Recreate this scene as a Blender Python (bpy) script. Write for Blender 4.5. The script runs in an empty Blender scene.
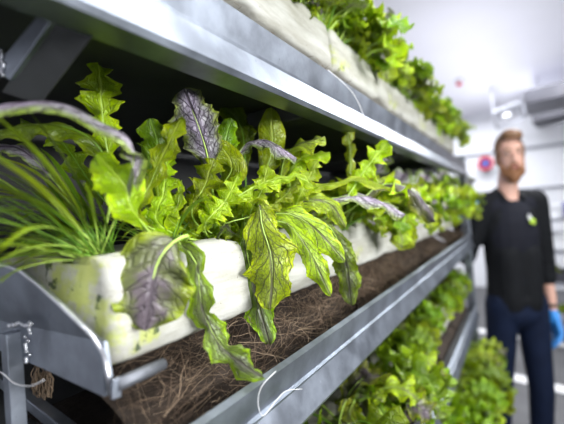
import bpy, bmesh, math, random
from mathutils import Vector, Matrix, Euler, noise
rnd = random.Random(11)
PI = math.pi
SC = bpy.context.scene
COL = SC.collection

# ------------------------------------------------------------------ camera
CAM_POS = Vector((0, 0, 1.48))
FPX = 376.0
CAM_R = (Matrix.Rotation(math.radians(32.36), 4, 'Z') @ Matrix.Rotation(math.radians(90.6), 4, 'X')
         @ Matrix.Rotation(math.radians(-4.0), 4, 'Z'))
cam = bpy.data.cameras.new('camera')
cam.sensor_width = 36.0
cam.lens = 24.0
cam.clip_start = 0.01
cam.dof.use_dof = True
cam.dof.focus_distance = 0.385
cam.dof.aperture_fstop = 3.2
camo = bpy.data.objects.new('camera', cam)
COL.objects.link(camo)
camo.matrix_world = Matrix.Translation(CAM_POS) @ CAM_R
SC.camera = camo

# ------------------------------------------------------------------ world, light, exposure
w = bpy.data.worlds.new('world')
w.use_nodes = True
w.node_tree.nodes['Background'].inputs[0].default_value = (0.8, 0.85, 1.0, 1)
w.node_tree.nodes['Background'].inputs[1].default_value = 0.1
SC.world = w
SC.view_settings.view_transform = 'Standard'
SC.view_settings.look = 'None'
SC.view_settings.exposure = 0.05
SC.view_settings.gamma = 1.0
SC.view_settings.use_curve_mapping = False


def area(name, loc, rot, sx, sy, power, col=(1, 1, 1)):
    l = bpy.data.lights.new(name, 'AREA')
    l.shape = 'RECTANGLE'
    l.size, l.size_y = sx, sy
    l.energy = power
    l.color = col
    o = bpy.data.objects.new(name, l)
    o.location = loc
    o.rotation_euler = rot
    COL.objects.link(o)
    return o


# rows of ceiling LED strips over the aisle, then two added fill lights
area('aisle_strip_light', (0.55, 0.3, 2.90), (0, math.radians(14), 0), 0.25, 1.8, 42, (0.97, 0.98, 1.0))
area('aisle_strip_light', (0.60, 3.6, 2.90), (0, 0, 0), 0.35, 3.0, 95, (0.95, 0.97, 1.0))
area('aisle_strip_light', (-0.4, 5.8, 2.90), (0, 0, 0), 2.0, 1.5, 90, (0.95, 0.97, 1.0))
area('side_fill_light', (1.55, 0.35, 1.62), (0, math.radians(88), 0), 0.22, 1.6, 60, (0.97, 0.98, 1.0))  # added fill at shelf height, brightens the leaves under the top tray
area('ceiling_fill_light', (-0.3, 4.6, 2.0), (math.radians(180), 0, 0), 0.3, 3.4, 22, (0.93, 0.94, 1.0))  # added fill without a fitting, aimed up to brighten the ceiling


# ------------------------------------------------------------------ picture ray helpers
def ray(u, v):
    return (CAM_R.to_3x3() @ Vector(((u - 282) / FPX, -(v - 212) / FPX, -1.0)))


def at(u, v, D):                      # point at depth D along the view ray
    return CAM_POS + ray(u, v) * D


def at_x(u, v, x):                    # point on the plane x = const
    r = ray(u, v)
    return CAM_POS + r * ((x - CAM_POS.x) / r.x)


def at_y(u, v, y):
    r = ray(u, v)
    return CAM_POS + r * ((y - CAM_POS.y) / r.y)


def at_z(u, v, z):
    r = ray(u, v)
    return CAM_POS + r * ((z - CAM_POS.z) / r.z)


# ------------------------------------------------------------------ object helpers
def tag(o, label=None, cat=None, group=None, kind=None):
    if label: o['label'] = label
    if cat: o['category'] = cat
    if group: o['group'] = group
    if kind: o['kind'] = kind
    return o


def empty(name, loc=(0, 0, 0), rz=0.0, parent=None):
    o = bpy.data.objects.new(name, None)
    o.empty_display_size = 0.02
    COL.objects.link(o)
    o.location = loc
    o.rotation_euler = (0, 0, rz)
    if parent: o.parent = parent
    return o


def mesh_obj(name, verts, faces, mat, parent=None, smooth=False, uvs=None, mat_idx=None):
    me = bpy.data.meshes.new(name)
    me.from_pydata([tuple(v) for v in verts], [], faces)
    for m in (mat if isinstance(mat, (list, tuple)) else [mat]):
        me.materials.append(m)
    if uvs is not None:
        lay = me.uv_layers.new(name='UVMap')
        for lp in me.loops:
            lay.data[lp.index].uv = uvs[lp.vertex_index]
    if smooth:
        me.polygons.foreach_set('use_smooth', [True] * len(me.polygons))
    if mat_idx:
        me.polygons.foreach_set('material_index', mat_idx)
    me.update()
    o = bpy.data.objects.new(name, me)
    COL.objects.link(o)
    if parent: o.parent = parent
    return o


class MB:
    """collects shapes into one mesh"""
    def __init__(s):
        s.v, s.f = [], []

    def add(s, vs, fs):
        n = len(s.v)
        s.v += [Vector(v) for v in vs]
        s.f += [[i + n for i in f] for f in fs]
        return s

    def box(s, a, b):
        x0, y0, z0 = a; x1, y1, z1 = b
        return s.add([(x0, y0, z0), (x1, y0, z0), (x1, y1, z0), (x0, y1, z0), (x0, y0, z1), (x1, y0, z1), (x1, y1, z1), (x0, y1, z1)],
                     [[3, 2, 1, 0], [4, 5, 6, 7], [0, 1, 5, 4], [1, 2, 6, 5], [2, 3, 7, 6], [3, 0, 4, 7]])

    def bar(s, p, q, w, h, up=(0, 0, 1)):
        p, q = Vector(p), Vector(q)
        t = (q - p).normalized()
        a = t.cross(Vector(up))
        if a.length < 1e-4: a = t.cross(Vector((1, 0, 0)))
        a.normalize(); b = a.cross(t).normalized()
        vs = []
        for c in (p, q):
            for i, j in ((-1, -1), (1, -1), (1, 1), (-1, 1)):
                vs.append(c + a * (i * w / 2) + b * (j * h / 2))
        return s.add(vs, [[3, 2, 1, 0], [4, 5, 6, 7], [0, 1, 5, 4], [1, 2, 6, 5], [2, 3, 7, 6], [3, 0, 4, 7]])

    def tube(s, pts, rs, n=8, cap=True):
        pts = [Vector(p) for p in pts]
        if not isinstance(rs, (list, tuple)): rs = [rs] * len(pts)
        vs, fs = [], []
        prev = None
        for i, p in enumerate(pts):
            t = (pts[min(i + 1, len(pts) - 1)] - pts[max(i - 1, 0)]).normalized()
            if prev is None:
                a = t.cross(Vector((0, 0, 1)))
                if a.length < 0.05: a = t.cross(Vector((1, 0, 0)))
            else:
                a = prev - t * prev.dot(t)
            a.normalize(); prev = a
            b = t.cross(a)
            for k in range(n):
                ang = 2 * PI * k / n
                vs.append(p + (a * math.cos(ang) + b * math.sin(ang)) * rs[i])
        for i in range(len(pts) - 1):
            for k in range(n):
                k2 = (k + 1) % n
                fs.append([i * n + k, i * n + k2, (i + 1) * n + k2, (i + 1) * n + k])
        if cap:
            fs.append(list(range(n))[::-1])
            fs.append([(len(pts) - 1) * n + k for k in range(n)])
        return s.add(vs, fs)

    def capsule(s, p, q, r0, r1, n=14, m=5):
        p, q = Vector(p), Vector(q)
        t = (q - p).normalized()
        pts, rs = [], []
        for i in range(m + 1):
            a = PI / 2 * (1 - i / m)
            pts.append(p - t * r0 * math.sin(a)); rs.append(max(1e-4, r0 * math.cos(a)))
        for i in range(m + 1):
            a = PI / 2 * i / m
            pts.append(q + t * r1 * math.sin(a)); rs.append(max(1e-4, r1 * math.cos(a)))
        return s.tube(pts, rs, n)

    def ell(s, c, r, rot=(0, 0, 0), n=16, m=10, clip=None):
        R = Euler(rot).to_matrix()
        c = Vector(c)
        vs, fs = [], []
        for i in range(m + 1):
            a = PI * i / m
            for k in range(n):
                b = 2 * PI * k / n
                sa = max(math.sin(a), 1e-3)
                vs.append(c + R @ Vector((r[0] * sa * math.cos(b), r[1] * sa * math.sin(b), r[2] * math.cos(a))))
        for i in range(m):
            for k in range(n):
                k2 = (k + 1) % n
                fs.append([i * n + k, (i + 1) * n + k, (i + 1) * n + k2, i * n + k2])
        fs.append([k for k in range(n)])
        fs.append([m * n + k for k in range(n)][::-1])
        return s.add(vs, fs)

    def prism(s, poly, d):
        """poly: list of points in a plane; extruded along vector d"""
        d = Vector(d)
        n = len(poly)
        vs = [Vector(p) for p in poly] + [Vector(p) + d for p in poly]
        fs = [list(range(n))[::-1], [n + i for i in range(n)]]
        for i in range(n):
            j = (i + 1) % n
            fs.append([i, j, n + j, n + i])
        return s.add(vs, fs)

    def build(s, name, mat, parent=None, smooth=False, bevel=0.0, remesh=0.0, smoothing=0):
        o = mesh_obj(name, s.v, s.f, mat, parent, smooth)
        if not remesh:
            bm = bmesh.new(); bm.from_mesh(o.data)
            bmesh.ops.recalc_face_normals(bm, faces=bm.faces)
            bm.to_mesh(o.data); bm.free()
        if bevel:
            md = o.modifiers.new('bevel', 'BEVEL'); md.width = bevel; md.segments = 2; md.limit_method = 'ANGLE'
        if remesh:
            md = o.modifiers.new('remesh', 'REMESH'); md.mode = 'VOXEL'; md.voxel_size = remesh
            md2 = o.modifiers.new('smooth', 'SMOOTH'); md2.iterations = smoothing or 4; md2.factor = 0.5
            dg = bpy.context.evaluated_depsgraph_get()
            dg.update()
            me = bpy.data.meshes.new_from_object(o.evaluated_get(dg), depsgraph=dg)
            o.modifiers.clear()
            old = o.data
            o.data = me
            if not me.materials:
                for m_ in (mat if isinstance(mat, (list, tuple)) else [mat]): me.materials.append(m_)
            me.polygons.foreach_set('use_smooth', [True] * len(me.polygons))
        return o


# ------------------------------------------------------------------ materials
def new_mat(name):
    m = bpy.data.materials.new(name)
    m.use_nodes = True
    nt = m.node_tree
    return m, nt, nt.nodes['Principled BSDF']


class NT:
    def __init__(s, nt): s.nt = nt; s.n = nt.nodes; s.l = nt.links
    def node(s, t, **kw):
        n = s.n.new(t)
        for k, v in kw.items(): setattr(n, k, v)
        return n
    def link(s, a, b): s.l.new(a, b)
    def setv(s, inp, v):
        if hasattr(v, 'is_linked') or hasattr(v, 'links'): s.link(v, inp)
        else: inp.default_value = v
    def math(s, op, a, b=0.0, c=None, clamp=False):
        n = s.n.new('ShaderNodeMath'); n.operation = op; n.use_clamp = clamp
        s.setv(n.inputs[0], a); s.setv(n.inputs[1], b)
        if c is not None: s.setv(n.inputs[2], c)
        return n.outputs[0]
    def mix(s, f, a, b, mode='MIX'):
        n = s.n.new('ShaderNodeMix'); n.data_type = 'RGBA'; n.blend_type = mode
        s.setv(n.inputs[0], f); s.setv(n.inputs[6], a); s.setv(n.inputs[7], b)
        return n.outputs[2]
    def ramp(s, f, lo, hi):
        n = s.n.new('ShaderNodeMapRange'); n.clamp = True; n.interpolation_type = 'SMOOTHSTEP'
        s.setv(n.inputs[0], f); n.inputs[1].default_value = lo; n.inputs[2].default_value = hi
        return n.outputs[0]
    def noise(s, vec, scale, detail=3.0, rough=0.5):
        n = s.n.new('ShaderNodeTexNoise'); n.inputs['Scale'].default_value = scale
        n.inputs['Detail'].default_value = detail; n.inputs['Roughness'].default_value = rough
        if vec is not None: s.link(vec, n.inputs['Vector'])
        return n.outputs[0]
    def bump(s, h, strength, dist):
        n = s.n.new('ShaderNodeBump'); n.inputs['Strength'].default_value = strength; n.inputs['Distance'].default_value = dist
        s.link(h, n.inputs['Height'])
        return n.outputs[0]


def simple(name, col, rough=0.6, metal=0.0, nscale=30, namp=0.25, bump=0.0, bscale=60, emit=0.0, spec=0.5):
    m, nt, b = new_mat(name)
    k = NT(nt)
    tc = k.node('ShaderNodeTexCoord')
    f = k.noise(tc.outputs['Object'], nscale, 4)
    dark = tuple(c * (1 - namp) for c in col) + (1,)
    lite = tuple(min(1, c * (1 + namp)) for c in col) + (1,)
    k.link(k.mix(f, dark, lite), b.inputs['Base Color'])
    b.inputs['Roughness'].default_value = rough
    b.inputs['Metallic'].default_value = metal
    b.inputs['Specular IOR Level'].default_value = spec
    if bump:
        k.link(k.bump(k.noise(tc.outputs['Object'], bscale, 5, 0.6), 0.6, bump), b.inputs['Normal'])
    if emit:
        b.inputs['Emission Color'].default_value = (*col, 1)
        b.inputs['Emission Strength'].default_value = emit
    return m


def steel(name, base, rough=0.38, metal=0.75):
    m, nt, b = new_mat(name)
    k = NT(nt)
    tc = k.node('ShaderNodeTexCoord')
    co = tc.outputs['Object']
    vor = k.node('ShaderNodeTexVoronoi'); vor.inputs['Scale'].default_value = 55
    k.link(co, vor.inputs['Vector'])
    sp = k.noise(co, 22, 5, 0.6)
    c = k.mix(k.ramp(sp, 0.3, 0.7), tuple(x * 0.75 for x in base) + (1,), tuple(min(1, x * 1.2) for x in base) + (1,))
    c = k.mix(k.math('MULTIPLY', k.node('ShaderNodeSeparateColor').outputs[0], 0.0), c, c)
    fine = k.noise(co, 420, 2, 0.5)
    stain = k.ramp(k.noise(co, 160, 3, 0.7), 0.66, 0.74)
    c = k.mix(k.math('MULTIPLY', stain, 0.45), c, (0.10, 0.10, 0.09, 1))
    k.link(c, b.inputs['Base Color'])
    b.inputs['Metallic'].default_value = metal
    r = k.math('ADD', k.math('MULTIPLY', sp, 0.28), rough - 0.10)
    k.link(r, b.inputs['Roughness'])
    k.link(k.bump(k.math('ADD', k.math('MULTIPLY', fine, 0.5), k.math('MULTIPLY', sp, 0.35)), 0.22, 0.0006), b.inputs['Normal'])
    return m


def foam_material():
    m, nt, b = new_mat('planting_board_foam')
    k = NT(nt)
    tc = k.node('ShaderNodeTexCoord')
    co = tc.outputs['Object']
    sep = k.node('ShaderNodeSeparateXYZ'); k.link(co, sep.inputs[0])
    mp = k.node('ShaderNodeMapping'); mp.inputs['Scale'].default_value = (30, 9, 60)
    k.link(co, mp.inputs['Vector'])
    f = k.noise(mp.outputs[0], 1.0, 6, 0.65)
    c = k.mix(k.ramp(f, 0.3, 0.7), (0.36, 0.35, 0.29, 1), (0.56, 0.56, 0.51, 1))
    dots = k.ramp(k.noise(co, 240, 2, 0.5), 0.70, 0.76)
    c = k.mix(k.math('MULTIPLY', dots, 0.8), c, (0.13, 0.10, 0.06, 1))
    # algae growing at one end of each board, and dirt along the bottom edge
    y = sep.outputs[1]
    n2 = k.noise(co, 26, 5, 0.62)
    alg = k.ramp(k.math('SUBTRACT', n2, k.math('MULTIPLY', y, 3.6)), 0.42, 0.54)
    c = k.mix(k.math('MULTIPLY', alg, 0.7), c, k.mix(k.noise(co, 60, 3), (0.30, 0.40, 0.02, 1), (0.62, 0.66, 0.10, 1)))
    dk = k.ramp(k.math('SUBTRACT', k.noise(co, 45, 4, 0.6), k.math('MULTIPLY', y, 2.2)), 0.58, 0.62)
    c = k.mix(k.math('MULTIPLY', dk, 0.85), c, (0.03, 0.06, 0.015, 1))
    z = sep.outputs[2]
    dirt = k.ramp(k.math('ADD', k.math('MULTIPLY', z, -9.0), k.math('MULTIPLY', n2, 0.9)), 1.02, 1.25)
    c = k.mix(k.math('MULTIPLY', dirt, 0.6), c, (0.25, 0.16, 0.09, 1))
    k.link(c, b.inputs['Base Color'])
    b.inputs['Roughness'].default_value = 0.65
    b.inputs['Subsurface Weight'].default_value = 0.0
    k.link(k.bump(k.math('ADD', f, k.math('MULTIPLY', k.noise(co, 300, 3, 0.6), 0.35)), 0.5, 0.002), b.inputs['Normal'])
    return m


def leaf_material(name, edge, body, centre, vein, centre_amt=0.5, vein_amt=0.7, trans=0.35, nveins=6.5, dens=9):
    """edge/body/centre/vein colours of the leaf itself; vein net laid out on the blade's own UV"""
    m, nt, b = new_mat(name)
    k = NT(nt)
    tc = k.node('ShaderNodeTexCoord')
    sep = k.node('ShaderNodeSeparateXYZ'); k.link(tc.outputs['UV'], sep.inputs[0])
    u, v = sep.outputs[0], sep.outputs[1]
    x = k.math('MULTIPLY', k.math('ABSOLUTE', k.math('SUBTRACT', u, 0.5)), 2.0)
    mp = k.node('ShaderNodeMapping'); mp.inputs['Scale'].default_value = (3.2, 5.0, 1)
    k.link(tc.outputs['UV'], mp.inputs['Vector'])
    oi = k.node('ShaderNodeObjectInfo')
    addv = k.node('ShaderNodeVectorMath'); addv.operation = 'ADD'
    k.link(mp.outputs[0], addv.inputs[0]); 
    cb = k.node('ShaderNodeCombineXYZ'); k.link(k.math('MULTIPLY', oi.outputs['Random'], 40.0), cb.inputs[2])
    k.link(cb.outputs[0], addv.inputs[1])
    nz = k.noise(addv.outputs[0], 1.1, 4, 0.6)
    # side veins, swept towards the tip
    wob = k.math('MULTIPLY', k.math('SUBTRACT', nz, 0.5), 0.9)
    ph = k.math('ADD', k.math('MULTIPLY', k.math('SUBTRACT', v, k.math('MULTIPLY', x, 0.26)), nveins), wob)
    tri = k.math('ABSOLUTE', k.math('SUBTRACT', k.math('FRACT', ph), 0.5))
    sidev = k.math('SUBTRACT', 1.0, k.ramp(tri, 0.015, 0.085))
    mid = k.math('SUBTRACT', 1.0, k.ramp(x, 0.03, 0.13))
    vor = k.node('ShaderNodeTexVoronoi'); vor.feature = 'DISTANCE_TO_EDGE'
    mp2 = k.node('ShaderNodeMapping'); mp2.inputs['Scale'].default_value = (1.0, 1.7, 1)
    k.link(tc.outputs['UV'], mp2.inputs['Vector'])
    nvec = k.node('ShaderNodeTexNoise'); nvec.inputs['Scale'].default_value = 5; k.link(tc.outputs['UV'], nvec.inputs['Vector'])
    vm = k.node('ShaderNodeVectorMath'); vm.operation = 'MULTIPLY_ADD'
    k.link(nvec.outputs[1], vm.inputs[0]); vm.inputs[1].default_value = (0.12, 0.12, 0); k.link(mp2.outputs[0], vm.inputs[2])
    k.link(vm.outputs[0], vor.inputs['Vector']); vor.inputs['Scale'].default_value = dens
    net = k.math('SUBTRACT', 1.0, k.ramp(vor.outputs['Distance'], 0.01, 0.09))
    veins = k.math('MAXIMUM', k.math('MAXIMUM', sidev, k.math('MULTIPLY', net, 0.62)), mid)
    # blade colour: body blends to edge colour at the rim, centre colour along the middle
    c = k.mix(k.ramp(k.math('ADD', x, k.math('MULTIPLY', k.math('SUBTRACT', nz, 0.5), 1.3)), 0.45, 0.95), body, edge)
    cm = k.ramp(k.math('ADD', k.math('ADD', k.math('MULTIPLY', k.math('SUBTRACT', 1.0, x), 0.55), k.math('MULTIPLY', v, 0.25)),
                       k.math('MULTIPLY', k.math('SUBTRACT', nz, 0.5), 1.3)), 0.62 - 0.4 * centre_amt, 0.95 - 0.3 * centre_amt)
    c = k.mix(k.math('MULTIPLY', cm, min(1.0, centre_amt * 1.3)), c, centre)
    c = k.mix(k.math('MULTIPLY', veins, vein_amt), c, vein)
    hs = k.node('ShaderNodeHueSaturation')
    k.link(k.math('ADD', 0.480, k.math('MULTIPLY', oi.outputs['Random'], 0.03)), hs.inputs['Hue'])
    k.link(k.math('ADD', 0.60, k.math('MULTIPLY', oi.outputs['Random'], 0.75)), hs.inputs['Value'])
    hs.inputs['Saturation'].default_value = 1.08
    k.link(c, hs.inputs['Color'])
    c = hs.outputs[0]
    k.link(c, b.inputs['Base Color'])
    b.inputs['Roughness'].default_value = 0.36
    b.inputs['Specular IOR Level'].default_value = 0.5
    h = k.math('SUBTRACT', k.math('MULTIPLY', nz, 0.6), k.math('MULTIPLY', veins, 0.5))
    bn = k.bump(h, 1.0, 0.0030)
    k.link(bn, b.inputs['Normal'])
    tr = k.node('ShaderNodeBsdfTranslucent')
    k.link(k.mix(0.28, c, (0.50, 0.75, 0.03, 1), 'MIX'), tr.inputs[0])
    k.link(bn, tr.inputs['Normal'])
    ms = k.node('ShaderNodeMixShader'); ms.inputs[0].default_value = trans
    k.link(b.outputs[0], ms.inputs[1]); k.link(tr.outputs[0], ms.inputs[2])
    out = k.n['Material Output']
    k.link(ms.outputs[0], out.inputs[0])
    return m


M = {}
M['steel'] = steel('galvanised_steel', (0.29, 0.32, 0.37), 0.36, 0.90)
M['steel_shaded'] = steel('shaded_steel', (0.055, 0.058, 0.06), 0.5, 0.3)  # rack steel darkened to carry the shade of undersides and troughs
M['steel_mid'] = steel('dull_steel', (0.16, 0.17, 0.19), 0.45, 0.6)
M['weld'] = steel('weld_metal', (0.75, 0.76, 0.80), 0.25, 0.95)
M['foam'] = foam_material()
M['lime'] = leaf_material('lime_leaf', (0.50, 0.66, 0.05, 1), (0.33, 0.50, 0.03, 1), (0.26, 0.40, 0.02, 1), (0.62, 0.74, 0.16, 1), 0.2, 0.40, 0.30)
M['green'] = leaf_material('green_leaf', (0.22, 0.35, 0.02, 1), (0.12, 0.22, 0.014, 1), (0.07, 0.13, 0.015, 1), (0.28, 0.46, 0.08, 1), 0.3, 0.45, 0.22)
M['mustard'] = leaf_material('purple_veined_leaf', (0.50, 0.66, 0.04, 1), (0.36, 0.50, 0.05, 1), (0.30, 0.34, 0.16, 1), (0.07, 0.05, 0.05, 1), 0.35, 0.85, 0.24, 8.0, 16)
M['bronze'] = leaf_material('purple_centred_leaf', (0.26, 0.44, 0.02, 1), (0.17, 0.27, 0.04, 1), (0.12, 0.11, 0.10, 1), (0.05, 0.03, 0.04, 1), 0.55, 0.75, 0.16, 8.0, 16)
M['violet'] = leaf_material('violet_leaf', (0.30, 0.42, 0.08, 1), (0.44, 0.43, 0.44, 1), (0.50, 0.42, 0.54, 1), (0.05, 0.02, 0.05, 1), 0.85, 0.88, 0.10, 7.0, 10)
M['violet2'] = leaf_material('purple_grey_leaf', (0.20, 0.24, 0.02, 1), (0.11, 0.12, 0.05, 1), (0.10, 0.08, 0.095, 1), (0.05, 0.04, 0.05, 1), 0.85, 0.30, 0.08, 6.0, 4)
M['stalk'] = simple('leaf_stalk', (0.46, 0.66, 0.12), 0.4, nscale=40, namp=0.3)
M['stalk_dark'] = simple('deep_green_stalk', (0.16, 0.34, 0.03), 0.35, nscale=40, namp=0.35)
M['root'] = simple('root_fibre', (0.12, 0.078, 0.048), 0.9, nscale=35, namp=0.6)
M['root_pale'] = simple('pale_root_fibre', (0.30, 0.215, 0.14), 0.9, nscale=35, namp=0.5)
M['mat'] = simple('root_mat', (0.03, 0.02, 0.013), 0.95, nscale=60, namp=0.6, bump=0.006, bscale=120)
M['black'] = simple('back_shade', (0.012, 0.013, 0.014), 0.6, nscale=8)  # near-black, stands in for the dark behind the plants
M['string'] = simple('white_string', (0.80, 0.80, 0.82), 0.6)
M['water'] = simple('water_drop', (0.85, 0.9, 0.95), 0.05, spec=0.9)
M['ceiling'] = simple('ceiling_paint', (0.80, 0.80, 0.86), 0.8, nscale=0.9, namp=0.06)
M['wall'] = simple('wall_paint', (0.87, 0.88, 0.92), 0.8, nscale=1.5, namp=0.04)
M['wall_dark'] = simple('dark_grey_wall', (0.07, 0.075, 0.085), 0.6, nscale=3, namp=0.3)
M['floor'] = simple('dark_concrete', (0.085, 0.085, 0.088), 0.55, nscale=5, namp=0.45)
M['stripe'] = simple('white_floor_paint', (0.80, 0.80, 0.80), 0.6, nscale=10, namp=0.08)
M['lamp'] = simple('lamp_tube', (1.0, 1.0, 1.0), 0.4, emit=9.0, namp=0)
M['grey'] = simple('grey_metal', (0.32, 0.33, 0.37), 0.5, nscale=10)
M['charcoal'] = simple('charcoal_metal', (0.06, 0.06, 0.075), 0.5, nscale=10)
M['white'] = simple('white_plastic', (0.82, 0.83, 0.86), 0.4, nscale=10, namp=0.05)
M['red'] = simple('red_plastic', (0.70, 0.03, 0.08), 0.4, nscale=10, namp=0.05)
M['blue'] = simple('blue_plastic', (0.10, 0.10, 0.45), 0.4, nscale=10, namp=0.1)
M['skin'] = simple('skin', (0.72, 0.42, 0.32), 0.5, nscale=25, namp=0.08)
M['lips'] = simple('lips', (0.50, 0.17, 0.15), 0.45)
M['hair'] = simple('ginger_brown_hair', (0.20, 0.10, 0.045), 0.55, nscale=90, namp=0.5, bump=0.004, bscale=160)
M['beard'] = simple('ginger_beard', (0.25, 0.11, 0.045), 0.65, nscale=120, namp=0.45, bump=0.003, bscale=200)
M['jacket'] = simple('black_jacket', (0.008, 0.009, 0.011), 0.8, nscale=20, namp=0.3, bump=0.010, bscale=14, spec=0.2)
M['shirt'] = simple('charcoal_shirt', (0.012, 0.013, 0.020), 0.8, nscale=20, namp=0.3, spec=0.2)
M['jeans'] = simple('navy_jeans', (0.006, 0.012, 0.034), 0.8, spec=0.2, nscale=16, namp=0.4, bump=0.004, bscale=14)
M['glove'] = simple('blue_nitrile', (0.05, 0.30, 0.80), 0.4, nscale=20, namp=0.15, bump=0.003, bscale=30)
M['eye'] = simple('eye', (0.06, 0.05, 0.05), 0.2)
M['eyewhite'] = simple('eye_white', (0.75, 0.72, 0.70), 0.3)
M['limep'] = simple('lime_print', (0.50, 0.75, 0.05), 0.6)
M['sole'] = simple('shoe_leather', (0.02, 0.018, 0.016), 0.5)
M['strap'] = simple('wrist_strap', (0.02, 0.02, 0.02), 0.5)

# ------------------------------------------------------------------ the room
X0, X1, Y0, Y1, ZC = -3.2, 2.4, -2.2, 7.4, 3.0


def struct(name, mb, mat, **kw):
    o = mb.build(name, mat, **kw)
    o['kind'] = 'structure'
    return o


struct('floor', MB().box((X0, Y0, -0.1), (X1, Y1, 0)), M['floor'])
struct('ceiling', MB().box((X0, Y0, ZC), (X1, Y1, ZC + 0.1)), M['ceiling'])
struct('wall_left', MB().box((X0 - 0.1, Y0, 0), (X0, Y1, ZC)), M['wall'])
struct('wall_right', MB().box((X1, Y0, 0), (X1 + 0.1, Y1, ZC)), M['wall_dark'])  # unseen wall, coloured dark to cut bounced light and steel reflections
struct('wall_front', MB().box((X0 - 0.1, Y0 - 0.1, 0), (X1 + 0.1, Y0, ZC)), M['wall'])
struct('wall_back', MB().box((X0 - 0.1, Y1, 0), (X1 + 0.1, Y1 + 0.1, ZC)), M['wall'])
# horizontal trims on the back wall
struct('trim_1', MB().box((X0, Y1 - 0.03, 2.28), (X1, Y1, 2.33)), M['grey'])
struct('trim_2', MB().box((X0, Y1 - 0.03, 1.62), (X1, Y1, 1.66)), M['grey'])

# painted lines on the floor
for (a, b, wd, lab) in (((470, 366), (600, 399), 0.13, 'nearer white painted floor line crossing behind the standing person'),
                        ((470, 329), (600, 351), 0.12, 'farther white painted floor line, beyond the nearer one')):
    p, q = at_z(a[0], a[1], 0.0), at_z(b[0], b[1], 0.0)
    d = (q - p).normalized()
    p -= d * 0.6; q += d * 1.2
    nrm = Vector((-d.y, d.x, 0)) * wd / 2
    mb = MB().prism([p - nrm, q - nrm, q + nrm, p + nrm], (0, 0, 0.002))
    tag(mb.build('floor_line', M['stripe']), lab, 'floor marking')

# ------------------------------------------------------------------ the rack
T_TOP = [1.66, 1.341, 1.022, 0.703]        # gutter rim heights: top shelf, middle, lower, lowest
YN, YF = 0.135, 1.90
rack = empty('grow_rack', (-0.43, 0.93, 0))
tag(rack, 'galvanised steel multi-tier growing rack running away along the left of the aisle', 'rack')
RI = Matrix.Translation(rack.location).inverted()


def rbuild(name, mb, mat, **kw):
    par = kw.pop('parent', None) or rack
    base = rack.location
    mb.v = [v - base for v in mb.v]
    return mb.build(name, mat, par, **kw)


def strip_profile(pts, th, y0, y1, ny=1):
    """thin folded sheet: profile (x,z) swept along y, with thickness"""
    mb = MB()
    n = len(pts)
    nr = []
    for i in range(n):
        a = Vector(pts[max(i - 1, 0)]); b = Vector(pts[min(i + 1, n - 1)])
        t = (b - a).normalized()
        nr.append(Vector((-t.y, t.x)))
    vs = []
    for y in (y0, y1):
        for i in range(n): vs.append((pts[i][0], y, pts[i][1]))
        for i in range(n): vs.append((pts[i][0] + nr[i].x * th, y, pts[i][1] + nr[i].y * th))
    fs = []
    m = 2 * n
    for i in range(n - 1):
        fs.append([i, i + 1, m + i + 1, m + i])
        fs.append([n + i, m + n + i, m + n + i + 1, n + i + 1])
        for o in (0, m):
            fs.append([o + i, o + n + i, o + n + i + 1, o + i + 1])
    fs.append([0, m, m + n, n]); fs.append([n - 1, 2 * n - 1, m + 2 * n - 1, m + n - 1])
    mb.add(vs, fs)
    return mb


for ti, zt in enumerate(T_TOP):
    yn = 0.075 if ti == 0 else 0.10
    prof = [(-0.203, zt - 0.006), (-0.199, zt), (-0.1955, zt - 0.001), (-0.2010, zt - 0.0275), (-0.1975, zt - 0.0300), (-0.1985, zt - 0.0325),
            (-0.1895, zt - 0.0590), (-0.1905, zt - 0.0615), (-0.217, zt - 0.0600)]
    o = rbuild('gutter_front', strip_profile(prof, 0.0016, yn, YF), M['steel'])
    # trough body behind the front
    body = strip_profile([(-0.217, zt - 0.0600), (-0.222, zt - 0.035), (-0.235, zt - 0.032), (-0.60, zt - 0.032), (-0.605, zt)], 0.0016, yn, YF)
    rbuild('gutter_trough', body, M['steel_shaded'])
    # cross ribs below the trough
    for y in (0.42, 0.86, 1.30):
        rbuild('cross_rib', MB().box((-0.60, y, zt - 0.058), (-0.222, y + 0.03, zt - 0.034)), M['steel_shaded'], bevel=0.002)

# uprights
def post(x, y, z0, z1, s=0.034):
    mb = MB()
    mb.box((x - s / 2, y - s / 2, z0), (x + s / 2, y + s / 2, z1))
    return mb


pf = rbuild('upright', post(-0.218, YF + 0.02, 0, 1.70), M['steel'], bevel=0.002)
for i in range(24):
    z = 0.12 + i * 0.065
    rbuild('slot', MB().box((-0.222, YF + 0.001, z), (-0.214, YF + 0.0045, z + 0.03)), M['charcoal'], parent=None)
rbuild('upright', post(-0.60, YF + 0.02, 0, 1.70), M['steel'], bevel=0.002)
rbuild('upright', post(-0.62, 0.09, 0, 1.66), M['steel'], bevel=0.002)
# black sheet added to stand in for the darkness behind the rack
rbuild('back_shade_sheet', MB().box((-0.640, 0.0, 0.25), (-0.636, YF, 1.72)), M['black'])

# near end plate of the middle tray
yp = 0.1425
plate = [(-70, 262), (25, 262), (42, 268), (57, 284), (70, 301), (94, 336), (104, 354), (108, 373), (111, 394), (104, 397), (37, 366), (-70, 322)]
crl = at_y(0, 316, yp).z
pts = [at_y(u, v, yp) for u, v in plate]
z_crease = at_y(60, 333, yp).z
mb = MB()
# folded: above the crease the sheet leans back a little
poly = []
for p in pts:
    q = p.copy()
    if q.z > z_crease: q.y -= (q.z - z_crease) * 0.30
    poly.append(q)
up = [p for p in poly if p.z > z_crease]
lo = [p for p in poly if p.z <= z_crease]
xl = min(p.x for p in poly)
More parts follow.
